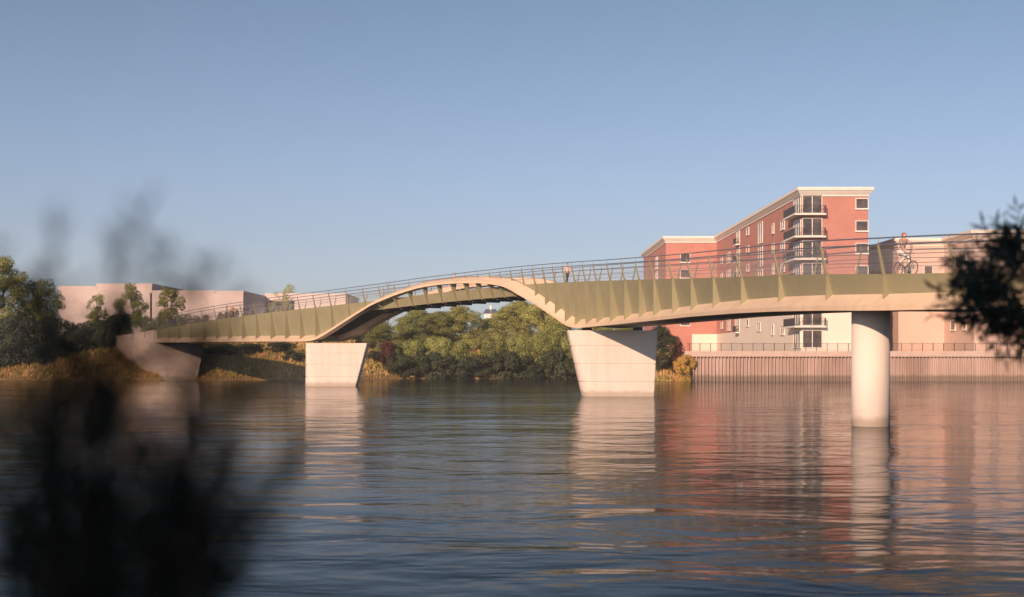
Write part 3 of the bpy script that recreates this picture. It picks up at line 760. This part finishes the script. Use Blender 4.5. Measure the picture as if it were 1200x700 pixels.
tree('birch_tree', 'faint thin treetop above the railing near the arch shoulder', 'tree', 455, 328, 6.3, 24, 'airy', 'leaf_light', 18, 900, .015, GL)
for a, (px, yt, s, w, lb) in enumerate([
    (-22, 362, 8.42, 62, 'dark bush at the very left edge of the photo'), (14, 368, 8.4, 58, 'dark bush below the tallest left bank tree'),
    (46, 364, 8.3, 58, 'dark bush under the airy tree on the left bank'), (78, 371, 8.2, 52, 'dark round bush left of the small slender tree'),
    (104, 376, 8.08, 46, 'dark bush below the small slender tree'), (88, 384, 8.16, 40, 'low dark bush overhanging the dry grass slope'),
    (30, 388, 8.43, 62, 'low dark bush closest to the water on the left bank'), (124, 372, 8.1, 40, 'dark bush at the top of the slope before the bridge end'),
    (-5, 393, 8.48, 50, 'low dark bush touching the left photo edge near the water'), (62, 390, 8.32, 44, 'smallest dark bush low on the left slope'), (140, 366, 7.95, 40, 'dark bush behind the first bridge railing posts')]):
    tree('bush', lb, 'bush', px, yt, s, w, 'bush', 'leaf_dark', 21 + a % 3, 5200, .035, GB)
for a, (px, yt, s, w, mt, lb) in enumerate([
    (168, 368, 8.0, 42, 'leaf_mid', 'green shrub behind the bridge end under the spreading tree'), (190, 366, 7.9, 36, 'leaf_mid', 'green shrub at the foot of the leafy light green tree'),
    (214, 368, 7.8, 34, 'leaf_olive', 'olive shrub right of the leafy light green tree'), (240, 366, 7.8, 34, 'leaf_olive', 'olive shrub behind the railing left of the walking couple'),
    (262, 364, 7.75, 30, 'leaf_olive', 'olive shrub directly behind the walking couple'), (277, 360, 7.7, 22, 'leaf_dark', 'dark round shrub top above the walking couple'),
    (293, 361, 7.7, 28, 'leaf_dark', 'dark shrub top just right of the walking couple'), (309, 364, 7.6, 28, 'leaf_olive', 'rightmost olive shrub showing through the left railing'),
    (325, 366, 7.5, 24, 'leaf_olive', 'low olive shrub below the thin pale birch')]):
    tree('shrub', lb, 'shrub', px, yt, s, w, 'bush', mt, 31 + a % 2, 3000, .04, GS)
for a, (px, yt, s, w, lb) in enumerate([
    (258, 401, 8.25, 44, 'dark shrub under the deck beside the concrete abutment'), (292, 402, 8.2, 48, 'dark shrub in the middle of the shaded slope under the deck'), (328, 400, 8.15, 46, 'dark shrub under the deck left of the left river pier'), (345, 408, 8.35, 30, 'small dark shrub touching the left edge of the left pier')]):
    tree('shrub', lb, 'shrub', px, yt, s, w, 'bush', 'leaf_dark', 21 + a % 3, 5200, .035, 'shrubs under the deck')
wood = [
    (432, 366, 7.35, 66, 'leaf_mid', 'taller tree standing behind the wood above the left pier'), (492, 362, 7.3, 66, 'leaf_mid', 'tree at the back of the wood under the left arch shoulder'),
    (522, 364, 7.2, 60, 'leaf_light', 'light tree at the back of the wood left of the roof gap'), (590, 362, 7.25, 44, 'leaf_mid', 'narrow tree at the back just right of the roof gap'),
    (652, 354, 7.3, 66, 'leaf_mid', 'tree at the back of the wood beside the right arch leg'),
    (415, 372, 7.9, 70, 'leaf_dark', 'dark tree hidden partly behind the left river pier'), (447, 380, 7.95, 58, 'leaf_mid', 'tree above the reddish shrub right of the left pier'),
    (478, 372, 7.9, 62, 'leaf_mid', 'second tree right of the left pier in the wood'), (508, 364, 7.7, 66, 'leaf_mid', 'tree below the left shoulder of the arch'),
    (541, 357, 7.6, 66, 'leaf_light', 'lighter tree left of the gap with the small grey roof'), (572, 373, 7.5, 52, 'leaf_mid', 'low tree in the gap below the small grey roof'),
    (604, 350, 7.6, 68, 'leaf_light', 'tall light tree right of the gap with the small grey roof'), (636, 346, 7.7, 70, 'leaf_light', 'tallest light tree beneath the right leg of the arch'),
    (664, 356, 7.8, 64, 'leaf_mid', 'tree behind the foot of the right arch leg'), (700, 372, 8.0, 62, 'leaf_mid', 'tree right behind the right river pier'),
    (735, 376, 8.1, 60, 'leaf_mid', 'tree behind the right half of the right river pier')]
for a, (px, yt, s, w, mt, lb) in enumerate(wood):
    tree('woodland_tree', lb, 'tree', px, yt, s, w * 1.12, 'full', mt, 41 + a % 3, 20000, .0118, GW)
mid = [(455, 398, 8.05, 44), (486, 396, 8.0, 46), (516, 392, 8.0, 46), (548, 396, 8.02, 50), (578, 392, 8.0, 48), (608, 390, 8.0, 48), (640, 388, 8.0, 50), (668, 392, 8.05, 44)]
ml = ['light bush above the reddish shrub', 'light bush in the second rank between two waterside bushes', 'light bush below the light tree left of the roof gap', 'light bush straight under the small grey roof',
      'light bush just right below the small grey roof', 'light bush under the tall light tree right of the roof gap', 'light bush under the tallest light tree', 'light bush nearest the right river pier']
for a, (px, yt, s, w) in enumerate(mid):
    tree('bush', ml[a], 'bush', px, yt, s, w, 'bush', 'leaf_mid', 61 + a % 2, 8000, .026, 'light bushes in the wood')
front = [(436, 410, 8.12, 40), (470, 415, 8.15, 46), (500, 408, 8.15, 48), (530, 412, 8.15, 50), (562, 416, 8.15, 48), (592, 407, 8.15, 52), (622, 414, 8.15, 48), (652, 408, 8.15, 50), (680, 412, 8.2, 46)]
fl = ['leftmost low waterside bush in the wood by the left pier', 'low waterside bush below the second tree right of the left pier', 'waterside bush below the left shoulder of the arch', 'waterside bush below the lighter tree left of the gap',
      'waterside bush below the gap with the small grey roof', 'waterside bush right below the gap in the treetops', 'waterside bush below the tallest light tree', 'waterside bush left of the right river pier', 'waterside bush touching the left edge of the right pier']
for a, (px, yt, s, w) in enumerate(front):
    tree('bush', fl[a], 'bush', px, yt, s, w, 'bush', 'leaf_dark', 21 + a % 3, 5200, .035, 'waterside bushes below the wood')  # shaded foot of the wood put into the dark leaf colour
tree('red_shrub', 'reddish leaved shrub among green bushes right of the left pier', 'shrub', 452, 398, 8.14, 26, 'bush', 'leaf_red', 51, 2600, .04)
tree('evergreen_bush', 'dense dark green bush right of the right river pier', 'bush', 776, 380, 8.85, 54, 'full', 'leaf_dark', 43, 15000, .0135)
tree('red_shrub', 'dull reddish shrub between dark bush and quay wall', 'shrub', 797, 397, 8.9, 22, 'bush', 'leaf_red', 51, 2600, .04)
tree('autumn_shrub', 'yellow and orange shrub at the left end of the quay', 'shrub', 803, 414, 9.04, 32, 'bush', 'leaf_autumn', 52, 5200, .035, None, -.1)

# ------------------------------------------------------------------ foreground plants, standing on the near bank
def spray_plant(name, label, cat, base, stems, seed, leaf, density, group=None, mat='leaf_shade', tw=1.0, tip_only=0):
    """stems: polylines (points, radius); narrow leaves grow along the outer part of each"""
    r = empty(name, base); tag(r, label, cat, group); g = random.Random(seed); B = Vector(base)
    m = MB(); lv = []; lf = []
    def leaves(pts, f0):
        if f0: pts = [pts[-2].lerp(pts[-1], .35), pts[-1]]
        for a, b in zip(pts[:-1], pts[1:]):
            ln = (b - a).length; d = (b - a).normalized()
            for kk in range(int(ln * density)):
                p = a.lerp(b, g.random()); o = Vector((g.gauss(0, 1), g.gauss(0, 1), g.gauss(0, 1))).normalized()
                dr = (d * .8 + o * .8).normalized(); sd_ = dr.cross(Vector((g.gauss(0, 1), g.gauss(0, 1), g.gauss(0, 1)))).normalized()
                l = leaf * g.uniform(.6, 1.3); w = l * .085; k0 = len(lv)
                lv.extend([p, p + dr*l*.5 + sd_*w, p + dr*l, p + dr*l*.5 - sd_*w]); lf.append((k0, k0+1, k0+2, k0+3))
    for pts, rad, twigs in stems:
        P = [Vector(p) - B for p in pts]
        m.tube(P, [rad * (1 - .75*i/(len(P)-1)) for i in range(len(P))], 6)
        leaves(P[len(P)//3:], tip_only)
        for q in range(twigs):
            t = (g.uniform(.3, 1.0) if not tip_only else 1 - g.uniform(0, .7) / (len(P) - 1)) * (len(P) - 1); i = min(len(P) - 2, int(t)); a = P[i].lerp(P[i+1], t - i)
            d = (P[i+1] - P[i]).normalized(); o = Vector((g.gauss(0, 1), g.gauss(0, .6), g.gauss(.2, .6))).normalized()
            ln = leaf * g.uniform(2.2, 5.5) * tw; b = a + (d * .7 + o * .8).normalized() * ln * .5; c = b + (d * .8 + o * .5 + Vector((0, 0, .2))).normalized() * ln * .5
            m.tube([a, b, c], [rad*.3, rad*.22, rad*.1], 4); leaves([a, b, c], 0)
    m.build('stem', M['bark'], r)
    me = bpy.data.meshes.new('foliage'); me.from_pydata(lv, [], lf); me.update(); link('foliage', me, M[mat], r)
    return r
def fp(px, y, d): return Vector(((px - 600) / F * d, d, CAMZ + (HOR - y) / F * d))
rr_ = random.Random(5); st = []
base = Vector((-.36, 1.15, 1.74))
for (tip, mid, twigs) in (((132, 275), (118, 480), 9), ((240, 300), (222, 520), 8), ((146, 360), (130, 520), 6), ((40, 330), (58, 520), 5), ((262, 420), (235, 600), 5), ((40, 455), (50, 580), 4), ((100, 380), (100, 520), 6), ((225, 400), (212, 560), 6), ((146, 470), (120, 580), 6), ((100, 445), (90, 580), 9), ((75, 450), (72, 590), 8),
                          ((240, 490), (205, 610), 6), ((50, 520), (50, 640), 5), ((190, 530), (165, 640), 6), ((78, 500), (70, 650), 8), ((262, 560), (220, 650), 4), ((104, 430), (104, 600), 8),
                          ((210, 550), (190, 680), 6), ((20, 590), (25, 680), 5), ((225, 500), (212, 640), 6), ((150, 600), (140, 690), 5), ((245, 610), (230, 690), 4), ((5, 620), (10, 720), 5), ((272, 530), (245, 640), 4), ((265, 600), (250, 690), 5), ((30, 540), (35, 650), 5), ((235, 560), (225, 660), 5), ((185, 610), (180, 690), 5)):
    d = (.66 + rr_.uniform(-.06, .12)) * K
    t = fp(tip[0], tip[1], d); q = fp(mid[0], mid[1], d); lo = fp(mid[0]*.75 + 32, 760, d)
    st.append(([base + Vector((rr_.uniform(-.1, .1), rr_.uniform(-.06, .06), 0)), base.lerp(lo, .6), lo, lo.lerp(q, .5), q, q.lerp(t, .5) + Vector((rr_.uniform(-.01, .01), 0, 0)), t], .006, twigs))
spray_plant('riverside_shrub', 'dark blurred shrub with upright sprays at lower left foreground', 'shrub', base, st, 3, .027, 215, tw=.8)
base = Vector((2.77, 6.4, 1.2)); st = []
for kk in range(36):
    a_ = rr_.uniform(R(100), R(258)); q_ = rr_.uniform(.45, 1.0); px = 1200 + 92*q_*math.cos(a_)*(1 if kk % 3 else .7); y = 341 - 72*q_*math.sin(a_)
    d = (3.8 + rr_.uniform(-.3, .3)) * K; t = fp(px, y, d); hub = fp(1275 + rr_.uniform(-25, 20), 350 + rr_.uniform(-40, 30), (3.86 + rr_.uniform(-.13, .13)) * K)
    st.append(([base, Vector((2.75, 6.33, 2.2)), Vector((2.72, 6.29, 3.0)), hub, hub.lerp(t, .55) + Vector((0, 0, rr_.uniform(-.04, .03))), t], .006, 7))
st.append(([base, Vector((2.76, 6.4, 2.0)), Vector((2.73, 6.29, 3.0)), Vector((2.68, 6.29, 4.0))], .03, 6))
spray_plant('riverside_tree', 'dark young tree reaching into the right edge of the photo', 'tree', base, st, 8, .075, 62, tw=.48, tip_only=1)

# ------------------------------------------------------------------ people
def skin_mat(name, c): return noise_mat(name, tuple(x*.93 for x in c), c, 8, .6)
M['skin'] = skin_mat('skin', (.62,.40,.30)); M['hair_red'] = skin_mat('red_hair', (.38,.09,.025)); M['hair_dark'] = skin_mat('dark_hair', (.03,.022,.018))
M['cloth_white'] = skin_mat('white_cloth', (.85,.80,.73)); M['cloth_pink'] = skin_mat('pale_pink_cloth', (.72,.52,.48)); M['cloth_dark'] = skin_mat('dark_cloth', (.06,.05,.06))
M['cloth_check'] = skin_mat('grey_pink_cloth', (.40,.27,.25)); M['cloth_orange'] = skin_mat('orange_cloth', (.55,.30,.10)); M['cloth_maroon'] = skin_mat('maroon_cloth', (.16,.05,.05)); M['shoe'] = skin_mat('shoe', (.10,.08,.07))
def skin_mesh(name, V, Ed, Rr, root, sub=1):
    me = bpy.data.meshes.new(name); me.from_pydata(V, Ed, []); o = bpy.data.objects.new(name, me); C.objects.link(o)
    md = o.modifiers.new('s', 'SKIN'); md.use_smooth_shade = True
    sv = me.skin_vertices[0].data
    for i, q in enumerate(sv): q.radius = Rr[i] if isinstance(Rr[i], tuple) else (Rr[i], Rr[i]); q.use_root = (i == root)
    o.modifiers.new('u', 'SUBSURF').levels = sub
    dg = bpy.context.evaluated_depsgraph_get(); out = bpy.data.meshes.new_from_object(o.evaluated_get(dg))
    bpy.data.objects.remove(o); out.name = name
    out.polygons.foreach_set('use_smooth', [True] * len(out.polygons)); return out
class Sk:
    def __init__(s): s.v = []; s.e = []; s.r = []
    def add(s, p, r, parent=None):
        s.v.append(tuple(p)); s.r.append(r)
        if parent is not None: s.e.append((parent, len(s.v) - 1))
        return len(s.v) - 1
    def chain(s, parent, pts):
        for p, r in pts: parent = s.add(p, r, parent)
        return parent
def person(label, loc, rz, pose, top, legs, hair, long_hair=False, scale=1.0, group=None):
    """pose: joint positions in metres, facing +X, feet at z 0"""
    root = empty('person', loc, rz); root.scale = (scale,) * 3; tag(root, label, 'person', group)
    J = {k_: Vector(v_) for k_, v_ in pose.items()}
    pel, ch, nk, hd = J['pelvis'], J['chest'], J['neck'], J['head']
    b = Sk(); p0 = b.add(pel, .11); p1_ = b.add(pel.lerp(ch, .5), .105, p0); p2_ = b.add(ch, .12, p1_); p3 = b.add(nk, .052, p2_)
    p4 = b.add(hd + Vector((-.01, 0, -.03)), .075, p3); p5 = b.add(hd + Vector((.005, 0, .06)), .088, p4); b.add(hd + Vector((.09, 0, -.005)), .016, p4)
    for sd_, L_ in ((1, 'l'), (-1, 'r')):
        sh, el, wr = J['shoulder_'+L_], J['elbow_'+L_], J['wrist_'+L_]
        a = b.chain(p2_, [(sh, .058), (sh.lerp(el, .5), .048), (el, .040), (el.lerp(wr, .4), .039), (wr, .026)])
        f = (wr - el).normalized(); side = f.cross(Vector((0, 1, 0))).normalized(); pm_ = b.add(wr + f*.06, (.040, .020), a)
        for q, ll in ((-1.5, .055), (-.5, .07), (.5, .075), (1.5, .065)):
            k0 = wr + f*.09 + side*q*.019; b.chain(pm_, [(k0, .0095), (k0 + f*ll*.55 + Vector((0, -sd_*.012, 0)), .0085), (k0 + f*ll + Vector((0, -sd_*.035, 0)), .007)])
        b.chain(pm_, [(wr + f*.05 + side*.045, .011), (wr + f*.09 + side*.06, .009)])
        hp, kn, an, toe = J['hip_'+L_], J['knee_'+L_], J['ankle_'+L_], J['toe_'+L_]
        b.chain(p0, [(hp, .085), (hp.lerp(kn, .5), .072), (kn, .054), (kn.lerp(an, .35), .055), (an, .036), (toe, .032)])
    link('body', skin_mesh('body', b.v, b.e, b.r, 0), M['skin'], root)
    c = Sk(); q0 = c.add(pel + Vector((0, 0, -.02)), .128); q1 = c.add(pel.lerp(ch, .5), .124, q0); q2 = c.add(ch, .140, q1); c.add(ch.lerp(nk, .7), .075, q2)
    for L_ in 'lr':
        sh, el, wr = J['shoulder_'+L_], J['elbow_'+L_], J['wrist_'+L_]
        c.chain(q2, [(sh, .076), (sh.lerp(el, .5), .064), (el, .055), (el.lerp(wr, .75), .044)])
    link('shirt', skin_mesh('shirt', c.v, c.e, c.r, 0), M[top], root)
    c = Sk(); q0 = c.add(pel, .132)
    for L_ in 'lr':
        hp, kn, an = J['hip_'+L_], J['knee_'+L_], J['ankle_'+L_]
        c.chain(q0, [(hp, .102), (hp.lerp(kn, .5), .088), (kn, .068), (kn.lerp(an, .5), .064), (kn.lerp(an, .93), .050)])
    link('trousers', skin_mesh('trousers', c.v, c.e, c.r, 0), M[legs], root)
    for L_ in 'lr':
        c = Sk(); a = c.add(J['ankle_'+L_] + Vector((-.02, 0, -.02)), .048); c.chain(a, [(J['toe_'+L_], .042)]); link('shoe', skin_mesh('shoe', c.v, c.e, c.r, 0), M['shoe'], root)
    c = Sk(); a = c.add(hd + Vector((-.025, 0, .105)), .098); a2 = c.add(hd + Vector((-.06, 0, .02)), .095, a)
    if long_hair: c.chain(a2, [(hd + Vector((-.085, 0, -.12)), .075), (hd + Vector((-.11, .01, -.27)), .045)])
    link('hair', skin_mesh('hair', c.v, c.e, c.r, 0), M[hair], root)
    m = MB()
    for yy in (-.032, .032): m.box(hd + Vector((.083, yy, .03)), (.012, .022, .012))
    m.build('eyes', M['hair_dark'], root)
    return root
def walk(step=.28, arm=.18):
    return dict(pelvis=(0,0,.93), chest=(.02,0,1.30), neck=(.02,0,1.50), head=(.045,0,1.63),
        shoulder_l=(.02,.19,1.43), elbow_l=(-.02+arm*.3,.24,1.15), wrist_l=(arm,.22,.92), shoulder_r=(.02,-.19,1.43), elbow_r=(-.08,-.24,1.15), wrist_r=(-arm*.6,-.23,.90),
        hip_l=(0,.09,.88), knee_l=(-.02,.10,.48), ankle_l=(-step,.10,.10), toe_l=(-step+.15,.11,.04), hip_r=(0,-.09,.88), knee_r=(step*.7,-.10,.49), ankle_r=(step*.85,-.10,.08), toe_r=(step*.85+.17,-.11,.045))
def heading(i):
    t = Tn[int(i)]; return math.atan2(t[1], t[0])
def on_deck(px, u): 
    i = float(S_of(px)) / .4; return i, Q(i, u, at(ZT, i) - .06)
i, p = on_deck(643, -.2); person('walker in pale pink shirt and dark trousers above the right pier', p, heading(i), walk(.26), 'cloth_pink', 'cloth_dark', 'hair_dark', scale=1.05)
i, p = on_deck(525, -1.3); person('person in pinkish top crossing at the crest of the arch', p, heading(i) + math.pi, walk(.24), 'cloth_pink', 'cloth_dark', 'hair_dark', scale=1.1)
i, p = on_deck(255.5, -.9); person('walker in white shirt on the left half of the bridge', p, heading(i), walk(.25), 'cloth_white', 'cloth_dark', 'hair_dark', group='couple walking on the left half of the bridge')
i, p = on_deck(259, -.5); person('walker in orange jacket and maroon trousers on left half of bridge', p, heading(i), walk(.22), 'cloth_orange', 'cloth_maroon', 'hair_dark', group='couple walking on the left half of the bridge')

# cyclist and bicycle, riding towards the near end
ci, cp = on_deck(1033, -.75); ch_ = heading(ci) + math.pi
bike = empty('bicycle', cp, ch_); tag(bike, 'dark framed bicycle ridden across the right part of the bridge', 'bicycle')
WR = .34; hubs = (Vector((-.52, 0, WR)), Vector((.54, 0, WR)))
def ring(m, c, r0, rt, n=40, k_=6):
    m.loft([[c + Vector(((r0 + rt*math.cos(b_))*math.cos(a), rt*math.sin(b_), (r0 + rt*math.cos(b_))*math.sin(a))) for b_ in [2*math.pi*j/k_ for j in range(k_)]] for a in [2*math.pi*j/n for j in range(n+1)]], caps=False, smooth=True)
for h_ in hubs:
    w = MB(); 
    for j in range(18):
        a = 2*math.pi*j/18; w.tube([h_ + Vector((0, .02*(-1)**j, 0)), h_ + Vector((math.cos(a)*.31, 0, math.sin(a)*.31))], .003, 3)
    w.tube([h_ + Vector((0, -.05, 0)), h_ + Vector((0, .05, 0))], .022, 8)
    wo = w.build('wheel', M['steel'], bike)
    t = MB(); ring(t, h_, .322, .019); t.build('tyre', M['tyre'], wo)
    t = MB(); ring(t, h_, .298, .010); t.build('rim', M['steel'], wo)
BB, ST, HT, HB = Vector((-.10, 0, .29)), Vector((-.25, 0, .82)), Vector((.34, 0, .86)), Vector((.38, 0, .66))
m = MB()
for a, c, r in ((BB, ST, .018), (ST.lerp(BB, .18), HT.lerp(HB, .2), .017), (BB, HB, .02), (HT, HB, .02)): m.tube([a, c], r, 8)
for yy in (-.055, .055):
    o_y = Vector((0, yy, 0)); m.tube([BB + o_y*.4, hubs[0] + o_y], .010, 6); m.tube([ST.lerp(BB, .15) + o_y*.3, hubs[0] + o_y], .009, 6); m.tube([HB + o_y, hubs[1] + o_y], .012, 6)
m.build('frame', M['dark_metal'], bike)
m = MB(); m.tube([ST, ST + Vector((-.03, 0, .12))], .013, 8)
m.loft([[Vector((x_, s_*w_, .945 + z_)) for s_, w_, z_ in ((-1, ww, 0), (1, ww, 0), (1, ww*.8, .045), (-1, ww*.8, .045))] for x_, ww in ((-.42, .07), (-.36, .085), (-.26, .04), (-.12, .02))]); m.build('saddle', M['tyre'], bike)
m = MB(); m.tube([HT, HT + Vector((-.02, 0, .16))], .014, 8); m.tube([Vector((.20, -.28, 1.04)), Vector((.30, -.22, 1.05)), Vector((.33, 0, 1.02)), Vector((.30, .22, 1.05)), Vector((.20, .28, 1.04))], .012, 8); m.build('handlebar', M['steel'], bike)
m = MB(); m.tube([BB + Vector((.0, .09, 0)), BB + Vector((.12, .09, -.12))], .011, 6); m.tube([BB + Vector((0, -.09, 0)), BB + Vector((-.12, -.09, .12))], .011, 6); ring(m, BB + Vector((0, -.07, 0)), .085, .008, 24); m.build('crank', M['steel'], bike)
for sg, c in ((1, BB + Vector((.12, .14, -.12))), (-1, BB + Vector((-.12, -.14, .12)))):
    m = MB(); m.box(c, (.10, .09, .022)); m.build('pedal', M['tyre'], bike)
pz = dict(pelvis=(-.27,0,1.06), chest=(-.13,0,1.40), neck=(-.10,0,1.59), head=(-.06,0,1.72),
    shoulder_l=(-.12,.18,1.52), elbow_l=(.08,.24,1.28), wrist_l=(.20,.25,1.11), shoulder_r=(-.12,-.18,1.52), elbow_r=(.08,-.24,1.28), wrist_r=(.20,-.25,1.11),
    hip_l=(-.25,.09,1.00), knee_l=(.12,.11,.70), ankle_l=(.0,.13,.27), toe_l=(.13,.14,.215), hip_r=(-.25,-.09,1.00), knee_r=(.16,-.11,.86), ankle_r=(-.24,-.13,.50), toe_r=(-.10,-.14,.455))
person('red haired cyclist in white trousers riding on the right part of the bridge', cp, ch_, pz, 'cloth_check', 'cloth_white', 'hair_red', True, 1.10)

# ------------------------------------------------------------------ unseen trees added behind the camera to shade the foreground plants
for a, (x, y, h, seed) in enumerate([(-2.8, -6.9, 12.5, 71), (-8.2, -6.2, 11, 72), (2.0, -8.6, 12, 71)]):
    r = empty('added_shade_tree', (x, y, 1.6), a * 1.3)
    tag(r, 'unseen broad leafy tree added behind the viewpoint to shade the foreground, %s' % ('middle one', 'left one', 'right one')[a], 'tree', 'added shade trees behind the viewpoint')
    me, wm = variant('full', 'leaf_mid', seed, 14000, .028)
    for nm, mm in (('trunk', wm), ('crown', me)):
        o = bpy.data.objects.new(nm, mm); C.objects.link(o); o.parent = r; o.scale = (9, 9, h)
